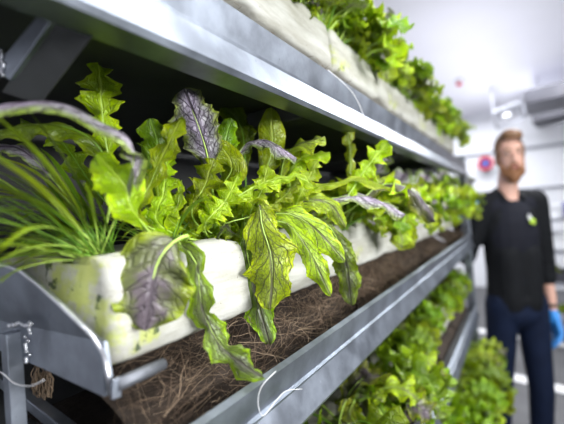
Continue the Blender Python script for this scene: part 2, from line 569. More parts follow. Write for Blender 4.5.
# sort into two prisms sharing the crease line
xr_c = at_y(104, 350, yp).x
c0 = Vector((xl, yp, z_crease)); c1 = Vector((xr_c, yp, z_crease))
upper = [p for p in poly if p.z > z_crease + 0.001]
upper.sort(key=lambda p: p.x)
mb.prism([c0] + upper + [c1], (0, 0.0028, 0))
lower = [p for p in poly if p.z < z_crease - 0.001]
lower.sort(key=lambda p: -p.x)
mb.prism([c1] + lower + [c0], (0, 0.0028, 0))
rbuild('end_plate', mb, M['steel'], bevel=0.0008)
# rolled rim of the plate
rim = []
for u, v in [(-60, 262), (10, 261), (27, 262), (42, 268), (57, 284), (70, 301), (94, 336), (104, 354), (108, 373), (111, 394)]:
    p = at_y(u, v, yp)
    if p.z > z_crease: p.y -= (p.z - z_crease) * 0.30
    rim.append(p)
rbuild('rolled_rim', MB().tube(rim, 0.0016, 8), M['weld'], smooth=True)
# flange stub that carries the foam board
a = at_x(117, 385, -0.225); b = at_x(163, 364, -0.231)
rbuild('flange_stub', MB().tube([a, a.lerp(b, 0.5), b], [0.0042, 0.0045, 0.0042], 12), M['steel_mid'], smooth=True)
rbuild('flange_clip', MB().bar(at_x(116, 378, -0.2255), at_x(116, 398, -0.2255), 0.003, 0.006, up=(0, 1, 0)), M['steel'], bevel=0.0006)

# near post, welded to the plate, and lower bearer
pt = at_y(11, 332, 0.138); pb = Vector((pt.x + 0.002, 0.138, 0.0))
rbuild('upright', MB().bar(pb, pt, 0.0115, 0.0115, up=(0, 1, 0)), M['steel'], bevel=0.0008)
for (u0, v0, u1, v1, y) in ((-60, 318, 78, 424, 0.16), (-60, 352, 60, 470, 0.165)):
    rbuild('bearer', MB().bar(at_y(u0, v0 + 12, y), at_y(u1, v1 + 14, y), 0.010, 0.010, up=(0, 1, 0)), M['steel'], bevel=0.0008)
wb = MB()
for i in range(9):
    u = 14 + rnd.uniform(-8, 16); v = 322 + rnd.uniform(0, 7)
    wb.ell(at_y(10 + i * 2.6, 324 + rnd.uniform(-1, 2), 0.132), (0.0026, 0.0018, 0.0016), (rnd.random(), rnd.random(), rnd.random()), 8, 6)
for i in range(11):
    u = 28 + rnd.uniform(-3, 3); v = 326 + i * 3.6
    wb.ell(at_y(u, v, 0.134), (0.0018, 0.0018, 0.0014), (rnd.random(), rnd.random(), rnd.random()), 8, 6)
rbuild('weld_bead', wb, M['weld'], remesh=0.0007, smoothing=2)

# upper left: brace and end bracket beneath the top tray
def quadprism(px, y, dy, name, mat):
    return rbuild(name, MB().prism([at_y(u, v, y) for u, v in px], (0, dy, 0)), mat, bevel=0.0008)


def box_from(p, q, wdt, ht, name, mat, up=(0, 1, 0)):
    return rbuild(name, MB().bar(p, q, wdt, ht, up=up), mat, bevel=0.001)


quadprism([(-60, -34), (-60, -12), (0, 6), (52, 20), (60, 14), (72, -10), (60, -40)], 0.118, 0.003, 'end_bracket', M['steel'])
quadprism([(38, 14), (52, 19), (9, 80), (-8, 70)], 0.119, 0.004, 'corner_brace', M['steel'])
# broad underside plate of the brace, its shade put into the steel colour
p0, p1 = at_y(52, 19, 0.1205), at_y(92, 36, 0.135)
p2, p3 = at_y(40, 104, 0.135), at_y(2, 92, 0.1205)
rbuild('brace_flange', MB().prism([p0, p1, p2, p3], (p1 - p0).cross(p3 - p0).normalized() * 0.002), M['steel_shaded'])
quadprism([(-30, 8), (2, 6), (8, 44), (2, 78), (-30, 80)], 0.140, 0.003, 'bracket_web', M['steel_shaded'])
wb = MB()
for i in range(10):
    wb.ell(at_y(2 + rnd.uniform(-1, 2), 50 + i * 2.8, 0.118), (0.0018, 0.0016, 0.0013), (rnd.random(), rnd.random(), 0), 8, 6)
rbuild('weld_bead', wb, M['weld'], remesh=0.0007, smoothing=2)
wb = MB()
for i in range(8):
    wb.ell(at_y(54 + rnd.uniform(-4, 4), 4 + i * 1.9, 0.116), (0.0016, 0.0014, 0.0012), (rnd.random(), rnd.random(), 0), 8, 6)
rbuild('weld_bead', wb, M['weld'], remesh=0.0007, smoothing=2)

# rivets on the gutter fronts
for ti in (0, 1):
    zt = T_TOP[ti]
    for y in (0.36, 0.50, 0.72, 1.02, 1.35):
        rbuild('rivet', MB().ell((-0.1945, y, zt - 0.043), (0.0014, 0.0028, 0.0028), (0, -0.25, 0), 12, 8), M['steel'], smooth=True)
        rbuild('rivet', MB().ell((-0.1983, y + 0.05, zt - 0.014), (0.0010, 0.0020, 0.0020), (0, 0, 0), 12, 8), M['steel'], smooth=True)

# water drops on the front sheets
mb = MB()
for i in range(46):
    ti = rnd.choice((0, 0, 1))
    y = rnd.uniform(0.22, 0.7)
    s = rnd.uniform(0.0006, 0.0013)
    dz = rnd.uniform(0.004, 0.024)
    mb.ell((-0.1953 - 0.205 * dz, y, T_TOP[ti] - dz), (s * 0.6, s, s * 1.2), (0, 0, 0), 8, 6)
tag(mb.build('water_drops', M['water'], smooth=True), 'small water drops clinging to the steel shelf fronts', 'water drops', kind='stuff')

# ------------------------------------------------------------------ foam boards and root mats
BR = [0.150, 0.560, 0.870, 1.190, 1.520, 1.870]
holes = {}                                      # tier -> list of crown positions


def foam_board(ti, y0, y1, seed):
    z0 = T_TOP[ti] + 0.044; z1 = T_TOP[ti] + 0.119
    r = random.Random(seed)
    n = max(16, int((y1 - y0) / 0.006)) if ti < 2 else 24
    L = y1 - y0 - 0.006
    prof = [(-0.262, 0), (-0.240, 0.001), (-0.2350, 0.005), (-0.2348, 0.020), (-0.2356, 0.0345), (-0.2362, 0.036), (-0.2358, 0.0375), (-0.2366, 0.049), (-0.2380, 0.0600),
            (-0.2395, 0.0680), (-0.2430, 0.0730), (-0.2500, 0.0755), (-0.2750, 0.0740), (-0.2800, 0.0700), (-0.2950, 0.0700), (-0.3000, 0.0750), (-0.4000, 0.0750), (-0.4000, 0)]
    vs = []
    m = len(prof)
    ysam = [0, 0.0012, 0.003, 0.006, 0.009]
    ysam += [0.013 + (L - 0.026) * q / n for q in range(n + 1)] + [L - 0.009, L - 0.006, L - 0.003, L - 0.0012, L]
    n = len(ysam) - 1
    for j in range(n + 1):
        y = ysam[j]
        ed = min(y, L - y)
        rnd_in = 0.012 - math.sqrt(max(0.0, 0.012 ** 2 - (0.012 - min(ed, 0.012)) ** 2))
        for i, (x, z) in enumerate(prof):
            nn = noise.noise(Vector((seed * 3.1, y * 22, 0.0)))
            n2 = noise.noise(Vector((seed * 5.1, y * 60, z * 40)))
            dx, dz = 0.0010 * n2, 0.0
            if 0.046 < z and i < 14:                     # worn and broken top edge
                dz = 0.006 * max(-1.4, nn) * (z - 0.046) / 0.028 + 0.0016 * n2
                if nn < -0.28: dz += (nn + 0.28) * 0.030 * (z - 0.046) / 0.028; dx -= 0.002
            if z < 0.02 and i < 5:                       # chipped bottom edge
                n3 = noise.noise(Vector((seed * 7.7, y * 16, 2.0)))
                dz += 0.006 * max(0, n3) + 0.0015 * n2
                if ti == 0 and n3 > 0.15: dz += 0.022 * (n3 - 0.15)
            ey = y
            if i < 12: dx -= rnd_in * 0.8
            vs.append((x + 0.235 + dx, ey, z + dz))
    fs = []
    for j in range(n):
        for i in range(m):
            i2 = (i + 1) % m
            fs.append([j * m + i, j * m + i2, (j + 1) * m + i2, (j + 1) * m + i])
    fs.append(list(range(m))); fs.append([n * m + i for i in range(m)][::-1])
    mb = MB().add(vs, fs)
    o = mb.build('planting_board', M['foam'], smooth=True)
    o.location = (-0.235, y0, z0)
    return o


TIER = ['top shelf', 'middle shelf', 'lower shelf', 'lowest shelf']
ORD = ['nearest', 'second', 'third', 'fourth', 'farthest']
for ti in range(4):
    for bi in range(5):
        if ti == 3 and bi < 1: continue
        o = foam_board(ti, BR[bi], BR[bi + 1], ti * 10 + bi + 1)
        extra = {0: 'seen from below', 1: 'above brown roots', 2: 'half hidden by leaves', 3: 'buried under leaves'}[ti]
        if ti == 1 and bi == 0: extra = 'with green algae at its end'
        lab = 'white foam board %s, %s board along the %s' % (extra, ORD[bi], TIER[ti])
        tag(o, lab, 'planting board', 'foam planting boards on the %s' % TIER[ti])


def root_mat(ti, bi):
    y0, y1 = BR[bi] + 0.012, BR[bi + 1] - 0.004
    zt = T_TOP[ti]
    r = random.Random(900 + ti * 10 + bi)
    # lumpy mat body
    ny, nx = 30, 12
    vs, fs = [], []
    for j in range(ny + 1):
        y = y0 + (y1 - y0) * j / ny
        for i in range(nx + 1):
            t = i / nx
            x = -0.40 + 0.170 * t
            n1 = noise.noise(Vector((x * 60, y * 40, ti))); n2 = noise.noise(Vector((x * 20, y * 14, ti + 4)))
            z = zt + 0.038 - 0.052 * max(0, t - 0.55) ** 1.2 / 0.45 ** 1.2 + 0.006 * n1 + 0.008 * n2
            vs.append((x + 0.003 * n1, y, min(z, zt + 0.0425)))
    for j in range(ny):
        for i in range(nx):
            a = j * (nx + 1) + i
            fs.append([a, a + 1, a + nx + 2, a + nx + 1])
    base = len(vs)
    mi = [0] * len(fs)
    mb = MB().add(vs, fs)
    # bottom closing
    for j in range(ny + 1):
        y = y0 + (y1 - y0) * j / ny
        mb.v.append(Vector((-0.232, y, zt - 0.030))); mb.v.append(Vector((-0.40, y, zt - 0.030)))
    for j in range(ny):
        a = j * (nx + 1) + nx; b2 = a + nx + 1
        c = base + 2 * j; d = c + 2
        mb.f.append([a, c, d, b2]); mi.append(0)
        mb.f.append([c, c + 1, d + 1, d]); mi.append(0)
    # fibres
    nf = {0: 300, 1: 1150}.get(ti, 40)
    if bi >= 2: nf //= 3
    for q in range(nf):
        y = r.uniform(y0, y1); x = r.uniform(-0.262, -0.222)
        z = zt + r.uniform(-0.018, 0.040) if x < -0.238 else zt + r.uniform(-0.022, 0.022)
        p = Vector((x, y, z))
        d = Vector((r.uniform(-0.4, 0.4), r.uniform(-1, 1), r.uniform(-0.5, 0.45))).normalized()
        pts = []
        wig = r.uniform(0.08, 0.42); ln = r.randint(6, 12); st = r.uniform(0.004, 0.0075)
        for k_ in range(ln):
            pts.append(p.copy())
            d = (d + Vector((r.uniform(-1, 1), r.uniform(-1, 1), r.uniform(-1.05, 0.95))) * wig).normalized()
            p = p + d * st
            p.x = min(max(p.x, -0.27), -0.2045); p.z = min(max(p.z, zt - 0.028), zt + 0.042)
            p.y = min(max(p.y, y0), y1)
            if p.x > -0.232 and p.z > zt + 0.024: p.x = -0.234
        rad = r.choice((0.00009, 0.00012, 0.00016, 0.0002, 0.00035))
        before = len(mb.f)
        mb.tube(pts, [rad] * len(pts), 3, cap=False)
        mi += [1 if r.random() < 0.72 else 2] * (len(mb.f) - before)
    o = mesh_obj('root_mat', mb.v, mb.f, [M['mat'], M['root'], M['root_pale']], smooth=True, mat_idx=mi)
    where = 'nearest' if bi == 0 else ORD[bi]
    tag(o, 'brown matted plant roots under the %s white board of the %s' % (where, TIER[ti]), 'roots', kind='stuff')


for ti in (0, 1, 2):
    for bi in range(5):
        root_mat(ti, bi)

# small root clump and string by the near post
mb = MB()
for q in range(60):
    p = at_y(42 + rnd.uniform(-8, 8), 368 + rnd.uniform(-4, 10), 0.162)
    pts = []
    for k_ in range(7):
        pts.append(p.copy()); p = p + Vector((rnd.uniform(-.0015, .0015), rnd.uniform(-.0015, .0015), -0.0032))
    mb.tube(pts, 0.0005, 3, cap=False)
tag(mb.build('root_clump', M['root_pale'], smooth=True), 'small pale clump of roots hanging just behind the near end plate', 'roots', kind='stuff')


def string(pts, r, label):
    mb = MB()
    P = smooth_path([Vector(p) for p in pts], 30)
    mb.tube(P, r, 5)
    tag(mb.build('string', M['string'], smooth=True), label, 'string')


def smooth_path(P, n):
    """Catmull-Rom resample to n+1 points"""
    Q = [P[0] * 2 - P[1]] + list(P) + [P[-1] * 2 - P[-2]]
    out = []
    segs = len(P) - 1
    for i in range(n + 1):
        t = i / n * segs
        k_ = min(int(t), segs - 1); f = t - k_
        a, b, c, d = Q[k_], Q[k_ + 1], Q[k_ + 2], Q[k_ + 3]
        out.append(0.5 * ((2 * b) + (c - a) * f + (2 * a - 5 * b + 4 * c - d) * f * f + (3 * b - a - 3 * c + d) * f ** 3))
    return out


string([at_x(u, v, -0.1888) for u, v in ((276, 371), (262, 386), (258, 402), (263, 416), (275, 402), (286, 391), (302, 389))], 0.0003,
       'thin white thread looped on the steel front of the middle shelf')
string([at_x(u, v, -0.1880) for u, v in ((328, 70), (340, 80), (352, 92), (360, 106), (364, 118))], 0.0006,
       'white thread hanging over the steel front of the top shelf')
string([at_y(u, v, 0.130) for u, v in ((-20, 368), (0, 372), (14, 383), (30, 386), (44, 380))], 0.0005,
       'white string tied around the near steel post')

# ------------------------------------------------------------------ leaves
def outline(kind, s, side, ph):
    """relative half width at blade position s (0 base .. 1 tip)"""
    if kind == 'broad':
        q = min(1.0, s / 0.62); b = (0.16 + 0.88 * q * q * (3 - 2 * q)) * max(0.0, 1 - s ** 4.5) ** 0.5
        b *= 0.97 + 0.14 * math.sin(s * 21 + ph + side) 
        b *= 1 - 0.13 * abs(math.sin(s * 30 + ph * 2 + side * 1.3)) ** 0.7
        b *= 1 - 0.10 * abs(math.sin(s * 11 + ph))
        b *= 1 - 0.06 * ((s * 26 + ph) % 1.0)
        b *= 1 + 0.16 * noise.noise(Vector((s * 7, ph * 3, side)))
    elif kind == 'round':
        b = max(0.0, math.sin(PI * min(1, s ** 0.85))) ** 0.5 * (1 + 0.05 * math.sin(s * 17 + ph))
    elif kind == 'lobed':
        env = (0.30 + 0.75 * s) * max(0.0, 1 - s ** 5) ** 0.5
        b = env * (0.30 + 0.85 * abs(math.sin(PI * (s * 5.2 + side * 0.22) + ph)) ** 0.8)
        b *= 1 - 0.22 * abs(math.sin(s * 44 + ph * 3))
    elif kind == 'frilly':
        env = max(0.0, math.sin(PI * min(1, s ** 0.9))) ** 0.6
        b = env * (0.30 + 0.80 * abs(math.sin(PI * (s * 7.5 + side * 0.25) + ph)) ** 1.0)
        b *= 1 - 0.25 * abs(math.sin(s * 60 + ph * 3))
    else:                                               # strap
        b = max(0.0, math.sin(PI * min(1, s ** 0.8))) ** 0.5
    return max(b, 0.0)


RUF = {'broad': 0.24, 'round': 0.14, 'lobed': 0.36, 'frilly': 0.42, 'strap': 0.05}


def leaf_geo(path, s0, W, kind, seed, N=None, S=None, nv=40, nu=8, cup=0.18):
    r = random.Random(seed)
    P = smooth_path(path, 48)
    # arc length table
    L = [0.0]
    for i in range(1, len(P)): L.append(L[-1] + (P[i] - P[i - 1]).length)
    tot = L[-1]

    def pos(t):
        d = t * tot
        for i in range(1, len(L)):
            if L[i] >= d or i == len(L) - 1:
                f = (d - L[i - 1]) / max(1e-9, L[i] - L[i - 1])
                return P[i - 1].lerp(P[i], f), (P[i] - P[i - 1]).normalized()
    phl, phr = r.uniform(0, 6), r.uniform(0, 6)
    rp = r.uniform(0, 6); rf = r.uniform(4.5, 7)
    vs, fs, uv = [], [], []
    for j in range(nv + 1):
        s = j / nv
        c, T = pos(s0 + (1 - s0) * s * 0.999)
        if S is not None:
            side = (S - T * S.dot(T)).normalized()
        else:
            nn = (N - T * N.dot(T))
            if nn.length < 1e-3: nn = Vector((0, 0, 1))
            side = T.cross(nn).normalized()
        nrm = side.cross(T).normalized()
        for i in range(nu + 1):
            u = -1 + 2 * i / nu
            sd = 1 if u >= 0 else -1
            wd = W * outline(kind, s, sd, phr if sd > 0 else phl)
            au = abs(u)
            ruf = RUF[kind] * W * au ** 1.6 * math.sin(s * rf * 2 * PI / 1.6 + rp + sd * 0.9)
            nz = noise.noise(Vector((u * 2.2 + seed, s * 5, seed * 0.37)))
            lift = -cup * W * au ** 1.5 + ruf + 0.16 * W * nz * (0.3 + au)
            fwd = {'strap': 0.0, 'lobed': 0.14, 'frilly': 0.12}.get(kind, 0.24) * wd * au
            if s > 0.7: fwd *= ((1 - s) / 0.3) ** 0.8
            vs.append(c + side * (u * wd) + nrm * lift + T * fwd)
            uv.append((0.5 + 0.5 * u, s))
    for j in range(nv):
        for i in range(nu):
            a = j * (nu + 1) + i
            fs.append([a, a + 1, a + nu + 2, a + nu + 1])
    # stalk running on as the midrib
    sp, sr = [], []
    ns = 18
    sc = W / 0.02
    for j in range(ns + 1):
        t = (s0 + (1 - s0) * 0.8) * j / ns
        c, T = pos(t)
        if S is not None: side = (S - T * S.dot(T)).normalized()
        else:
            nn = (N - T * N.dot(T)); side = T.cross(nn).normalized()
        sp.append(c - side.cross(T).normalized() * 0.0002)
        base_r = 0.0016 * min(1.2, max(0.5, sc))
        sr.append(base_r * (1 - 0.35 * min(1, t / max(s0, 1e-3))) if t < s0 else base_r * 0.65 * (1 - 0.92 * (t - s0) / max(1e-6, (1 - s0) * 0.8)))
    return vs, fs, uv, sp, sr


def leaf_mats(m):
    return M['stalk_dark'] if m in ('green',) else M['stalk']


def make_leaf(parent, path, s0, W, kind, mat, seed, N=None, S=None, nv=40, nu=8, cup=0.18, level=2):
    """level 2: leaf > leaf_stalk; level 1: the stalk is in the leaf mesh"""
    vs, fs, uv, sp, sr = leaf_geo(path, s0, W, kind, seed, N, S, nv, nu, cup)
    st = MB().tube(sp, sr, 6 if level == 2 else 4)
    if level == 2:
        o = mesh_obj('leaf', vs, fs, M[mat], parent, True, uv)
        mesh_obj('leaf_stalk', st.v, st.f, leaf_mats(mat), o, True)
        return o
    n = len(vs)
    mi = [0] * len(fs) + [1] * len(st.f)
    vs = vs + st.v; uv = uv + [(0.5, 0.5)] * len(st.v)
    fs = fs + [[i + n for i in f] for f in st.f]
    return mesh_obj('leaf', vs, fs, [M[mat], leaf_mats(mat)], parent, True, uv, mi)


def random_path(r, az, ln, rise, droop):
    """arching stalk and blade from the origin; az = heading, +x is the aisle"""
    d = Vector((math.cos(az), math.sin(az), 0))
    P = [Vector((0, 0, -0.004))]
    ang = rise
    p = P[0].copy()
    n = 5
    for i in range(n):
        t = d * math.cos(ang) + Vector((0, 0, math.sin(ang)))
        p = p + t * (ln / n)
        P.append(p.copy())
        ang -= droop / n * (0.6 + 0.35 * i)
    return P, Vector((-d.y, d.x, 0))


PALETTES = {
    'mix': [('broad', 'mustard', 4), ('round', 'lime', 1.5), ('lobed', 'lime', 2), ('broad', 'bronze', 1.4), ('frilly', 'lime', 1.5), ('broad', 'green', 2), ('round', 'mustard', 1), ('broad', 'violet', 1.2)],
    'lime': [('lobed', 'lime', 4), ('broad', 'lime', 3), ('frilly', 'lime', 2), ('broad', 'mustard', 1), ('broad', 'green', 1)],
    'purple': [('broad', 'bronze', 3), ('broad', 'mustard', 3), ('broad', 'violet', 2.2), ('lobed', 'lime', 1.5), ('broad', 'green', 2)],
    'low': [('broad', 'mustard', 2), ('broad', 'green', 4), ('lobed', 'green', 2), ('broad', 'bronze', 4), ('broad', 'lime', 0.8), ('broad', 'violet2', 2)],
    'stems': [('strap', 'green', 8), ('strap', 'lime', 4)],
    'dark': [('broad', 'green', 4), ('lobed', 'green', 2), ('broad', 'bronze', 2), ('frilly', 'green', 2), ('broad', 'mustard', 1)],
}


def pick(r, pal):
    tot = sum(a[2] for a in PALETTES[pal]); x = r.uniform(0, tot)
    for k_, m_, w_ in PALETTES[pal]:
        x -= w_
        if x <= 0: return k_, m_
    return PALETTES[pal][0][:2]


def fill_leaves(root, n, seed, pal='mix', lmin=0.05, lmax=0.10, level=1, nv=26, nu=6, az0=0.0, spread=1.9, rise=(0.7, 1.35), droop=(0.6, 1.9), wsc=1.0, zmax=None):
    r = random.Random(seed)
    for i in range(n):
        kind, mat = pick(r, pal)
        az = az0 + r.gauss(0, spread * 0.5)
        ln = r.uniform(lmin, lmax)
        rs = r.uniform(*rise)
        P, S = random_path(r, az, ln, rs, r.uniform(*droop))
        if zmax:
            top = max(p.z for p in P)
            if top > zmax:
                P = [Vector((p.x, p.y, p.z * zmax / top)) for p in P]
        off = Vector((r.uniform(-0.008, 0.008), r.uniform(-0.010, 0.010), 0))
        P = [p + off for p in P]
        S = (S + Vector((0, 0, r.uniform(-0.5, 0.5)))).normalized()
        W = {'broad': 0.28, 'round': 0.25, 'lobed': 0.30, 'frilly': 0.20, 'strap': 0.019}[kind] * ln * r.uniform(0.7, 1.05) * wsc
        s0 = r.uniform(0.28, 0.45) if kind != 'strap' else 0.3
        make_leaf(root, P, s0, W, kind, mat, seed * 100 + i, S=S, nv=nv, nu=nu, level=level, cup=r.uniform(0.05, 0.35))


def copy_tree(o, parent=None):
    c = o.copy(); COL.objects.link(c)
    if parent is not None:
        c.parent = parent
    for ch in list(o.children): copy_tree(ch, c)
    return c


def joined_plant(root, name):
    """all leaves of a small distant plant as one mesh (too small to show its parts)"""
    vs, fs, uv, mi, mats = [], [], [], [], []
    for ch in root.children:
        me = ch.data
        base = len(vs)
        vs += [v.co.copy() for v in me.vertices]
        uvl = me.uv_layers[0].data
        tmp = [(0.5, 0.5)] * len(me.vertices)
        for lp in me.loops: tmp[lp.vertex_index] = tuple(uvl[lp.index].uv)
        uv += tmp
        for p in me.polygons:
            fs.append([i + base for i in p.vertices])
            m_ = me.materials[p.material_index]
            if m_ not in mats: mats.append(m_)
            mi.append(mats.index(m_))
    o = mesh_obj(name, vs, fs, mats, None, True, uv, mi)
    return o


# ---- the middle shelf: plants individually grown
Z_CROWN = T_TOP[1] + 0.119 - 0.004
hero_plants = []
mid_y = [0.175, 0.235, 0.300, 0.365, 0.430, 0.500]
mid_desc = [
    'leafy plant of long green strap stalks at the near left end of the middle shelf',
    'leafy plant with a large blurred purple-grey leaf hanging over the algae-stained board end',
    'salad mustard with frilly upright lime leaf and one long dark leaf hanging below the board',
    'salad mustard with large lime purple-veined leaves draped over the white board, in sharp focus',
    'salad mustard with three overlapping purple-veined leaves hanging right of the sharp lime ones',
    'salad mustard with a violet-topped leaf held out to the right over the board',
]
for y, dsc in zip(mid_y, mid_desc):
    e = empty('salad_plant', (-0.280, y, Z_CROWN))
    tag(e, dsc, 'plant', 'salad plants on the middle shelf')
    hero_plants.append(e)


def hero(pi, px, s0, W, kind, mat, seed, tilt=(0, 0, 0.25), cup=0.2, nv=76, nu=12):
    root = hero_plants[pi]
    pts = [at(u, v, D) for u, v, D in px]
    P = [root.location + Vector((0.006 * math.sin(seed), 0.006 * math.cos(seed), -0.002))] + pts
    mid = P[len(P) // 2]
    N = (CAM_POS - mid).normalized() + Vector(tilt)
    P = [p - root.location for p in P]
    make_leaf(root, P, s0, W, kind, mat, seed, N=N.normalized(), nv=nv, nu=nu, cup=cup, level=2)


# near left, blurred
hero(1, [(188, 236, .295), (172, 243, .280), (157, 264, .270), (150, 298, .265), (145, 331, .262)], 0.53, 0.0290, 'round', 'violet2', 1, (0, 0, .2), .04)
hero(1, [(134, 212, .275), (124, 185, .268), (96, 154, .262)], 0.40, 0.0200, 'broad', 'lime', 2, (0.2, 0, .5))
hero(0, [(134, 156, .262), (96, 119, .25), (48, 101, .24), (-25, 108, .225)], 0.30, 0.0080, 'strap', 'violet', 3, (-0.3, 0.2, 1.9), .8)
hero(0, [(120, 190, .33), (92, 140, .32), (48, 124, .31), (-10, 132, .30)], 0.36, 0.014, 'broad', 'green', 46, (-0.3, 0.2, 0.8), .5)
hero(0, [(112, 190, .33), (104, 130, .33), (98, 64, .33)], 0.50, 0.025, 'lobed', 'lime', 4, (0, 0, .1))
hero(1, [(104, 200, .40), (60, 140, .41), (20, 118, .41)], 0.45, 0.016, 'frilly', 'green', 44, (0, 0, 1.2))
hero(0, [(66, 195, .33), (22, 150, .34), (-14, 148, .34)], 0.6, 0.012, 'broad', 'violet', 45, (0, 0, 1.0))
# frilly upright ones
hero(2, [(141, 222, .315), (152, 180, .315), (182, 116, .315)], 0.42, 0.0145, 'lobed', 'lime', 5, (0.1, 0, .2))
hero(2, [(192, 215, .35), (205, 185, .355), (214, 158, .355)], 0.40, 0.0200, 'lobed', 'lime', 6, (0.1, 0, .3))
hero(2, [(172, 222, .34), (178, 205, .34), (182, 180, .345)], 0.20, 0.0100, 'frilly', 'lime', 7, (0.1, 0, .3))
hero(2, [(214, 205, .37), (206, 150, .36), (184, 88, .345)], 0.44, 0.0260, 'broad', 'violet', 8, (-0.2, 0.3, .1))
hero(2, [(150, 190, .37), (158, 150, .37), (150, 118, .36)], 0.45, 0.020, 'broad', 'green', 9, (0.2, 0, .5))
hero(3, [(222, 195, .40), (232, 168, .39), (222, 148, .385), (206, 143, .38)], 0.55, 0.0150, 'round', 'lime', 10, (0, 0, .9))
# tops in the middle
hero(3, [(238, 190, .42), (240, 150, .415), (264, 140, .41), (297, 158, .40)], 0.52, 0.0125, 'broad', 'violet', 11, (0, 0, 1.7), .5)
hero(4, [(262, 190, .47), (272, 150, .47), (271, 107, .46)], 0.55, 0.0175, 'round', 'lime', 12, (0.2, 0, .1), .35)
hero(4, [(280, 185, .47), (290, 150, .46), (325, 136, .46)], 0.45, 0.0170, 'broad', 'mustard', 13, (0, 0, 1.2), .4)
hero(5, [(290, 190, .50), (298, 160, .50), (330, 152, .50)], 0.45, 0.018, 'broad', 'lime', 14, (0, 0, 1.2), .4)
hero(5, [(345, 190, .56), (350, 150, .56), (341, 106, .55)], 0.45, 0.0150, 'lobed', 'lime', 15, (0, 0, .2))
hero(3, [(245, 160, .48), (240, 125, .49), (222, 104, .49)], 0.45, 0.022, 'broad', 'green', 16, (0, 0, .6))
# draped over the board in focus
hero(3, [(258, 205, .375), (262, 226, .365), (272, 262, .365), (270, 310, .362)], 0.36, 0.0285, 'broad', 'mustard', 17, (0, 0, .1), .22)
hero(3, [(246, 215, .385), (246, 245, .380), (256, 295, .378), (270, 345, .375)], 0.38, 0.0190, 'broad', 'bronze', 18, (0, 0, 0), .15)
hero(2, [(178, 238, .320), (196, 262, .305), (203, 310, .302), (225, 350, .300), (264, 378, .305)], 0.30, 0.0175, 'lobed', 'bronze', 19, (0, 0, .2), .1)
hero(4, [(262, 222, .41), (284, 213, .405), (312, 226, .405), (346, 262, .41)], 0.42, 0.0185, 'broad', 'mustard', 20, (0, 0, .4), .25)
hero(4, [(258, 226, .41), (284, 222, .40), (306, 246, .40), (331, 296, .405)], 0.45, 0.0150, 'broad', 'mustard', 21, (0, 0, .3), .25)
hero(4, [(300, 216, .45), (328, 226, .44), (344, 256, .44), (352, 306, .445)], 0.42, 0.0185, 'broad', 'bronze', 22, (0, 0, .2), .25)
hero(5, [(316, 205, .48), (334, 198, .48), (366, 196, .49), (406, 214, .50)], 0.32, 0.0165, 'broad', 'violet', 23, (0, 0, 1.4), .4)
hero(5, [(290, 210, .47), (312, 200, .46), (332, 206, .46), (346, 228, .46)], 0.45, 0.0150, 'round', 'mustard', 24, (0, 0, .8), .3)
hero(5, [(285, 202, .46), (320, 186, .47), (360, 180, .49), (392, 188, .50)], 0.15, 0.0125, 'lobed', 'lime', 25, (0, 0, 1.3), .2)
hero(4, [(240, 235, .385), (225, 226, .37), (215, 245, .355)], 0.4, 0.008, 'frilly', 'bronze', 26, (0, 0, .5))
hero(3, [(205, 228, .36), (248, 190, .38), (292, 176, .40), (318, 188, .42)], 0.50, 0.0125, 'frilly', 'lime', 27, (0, 0, 1.0))
hero(3, [(222, 226, .37), (255, 215, .38), (280, 200, .40), (300, 178, .42)], 0.60, 0.0100, 'frilly', 'lime', 28, (0, 0, .6))

hero(2, [(160, 225, .33), (164, 190, .335), (168, 150, .34)], 0.35, 0.0170, 'frilly', 'lime', 61, (0.2, 0, .2))
hero(2, [(205, 225, .345), (226, 200, .35), (240, 172, .36)], 0.40, 0.0150, 'frilly', 'lime', 62, (0.2, 0, .3))
hero(3, [(250, 215, .38), (262, 190, .385), (268, 165, .39)], 0.45, 0.0160, 'lobed', 'lime', 63, (0.2, 0, .3))
hero(4, [(296, 205, .43), (308, 180, .435), (318, 160, .44)], 0.45, 0.0170, 'lobed', 'lime', 64, (0.2, 0, .3))
hero(5, [(340, 205, .49), (365, 170, .50), (388, 142, .51)], 0.50, 0.0220, 'lobed', 'lime', 65, (0.2, 0, .5))
hero(5, [(350, 210, .52), (380, 185, .53), (412, 190, .54), (436, 222, .55)], 0.40, 0.0220, 'broad', 'violet2', 66, (0, 0, 1.2), .4)
hero(4, [(240, 190, .43), (225, 150, .44), (232, 118, .44)], 0.50, 0.020, 'broad', 'green', 67, (0.2, 0, .2))
fill_leaves(hero_plants[0], 96, 31, 'stems', 0.06, 0.14, 2, 20, 4, az0=-2.1, spread=1.5, rise=(0.25, 1.2), droop=(0.3, 1.3))
fill_leaves(hero_plants[0], 10, 32, 'stems', 0.06, 0.11, 2, 26, 6, az0=2.6, spread=2.2, rise=(0.8, 1.4))
fill_leaves(hero_plants[2], 14, 51, 'lime', 0.022, 0.042, 2, 26, 6, az0=-0.1, spread=1.8, rise=(0.5, 1.1), droop=(0.8, 2.0), wsc=1.0)
fill_leaves(hero_plants[3], 14, 52, 'mix', 0.022, 0.045, 2, 26, 6, az0=-0.1, spread=2.0, rise=(0.5, 1.1), droop=(0.8, 2.0), wsc=1.0)
fill_leaves(hero_plants[1], 24, 33, 'stems', 0.06, 0.12, 2, 20, 4, az0=-2.2, spread=1.6, rise=(0.3, 1.3), droop=(0.3, 1.2))
fill_leaves(hero_plants[1], 14, 34, 'stems', 0.05, 0.10, 2, 26, 6, az0=2.6, spread=2.0)
fill_leaves(hero_plants[2], 22, 35, 'lime', 0.03, 0.075, 2, 26, 6, az0=0.6, spread=3.4, rise=(0.9, 1.45), droop=(0.2, 1.0), wsc=.8)
fill_leaves(hero_plants[2], 8, 36, 'stems', 0.05, 0.09, 2, 20, 4, az0=0.6, spread=3.4, rise=(0.8, 1.4), droop=(0.2, 1.0))
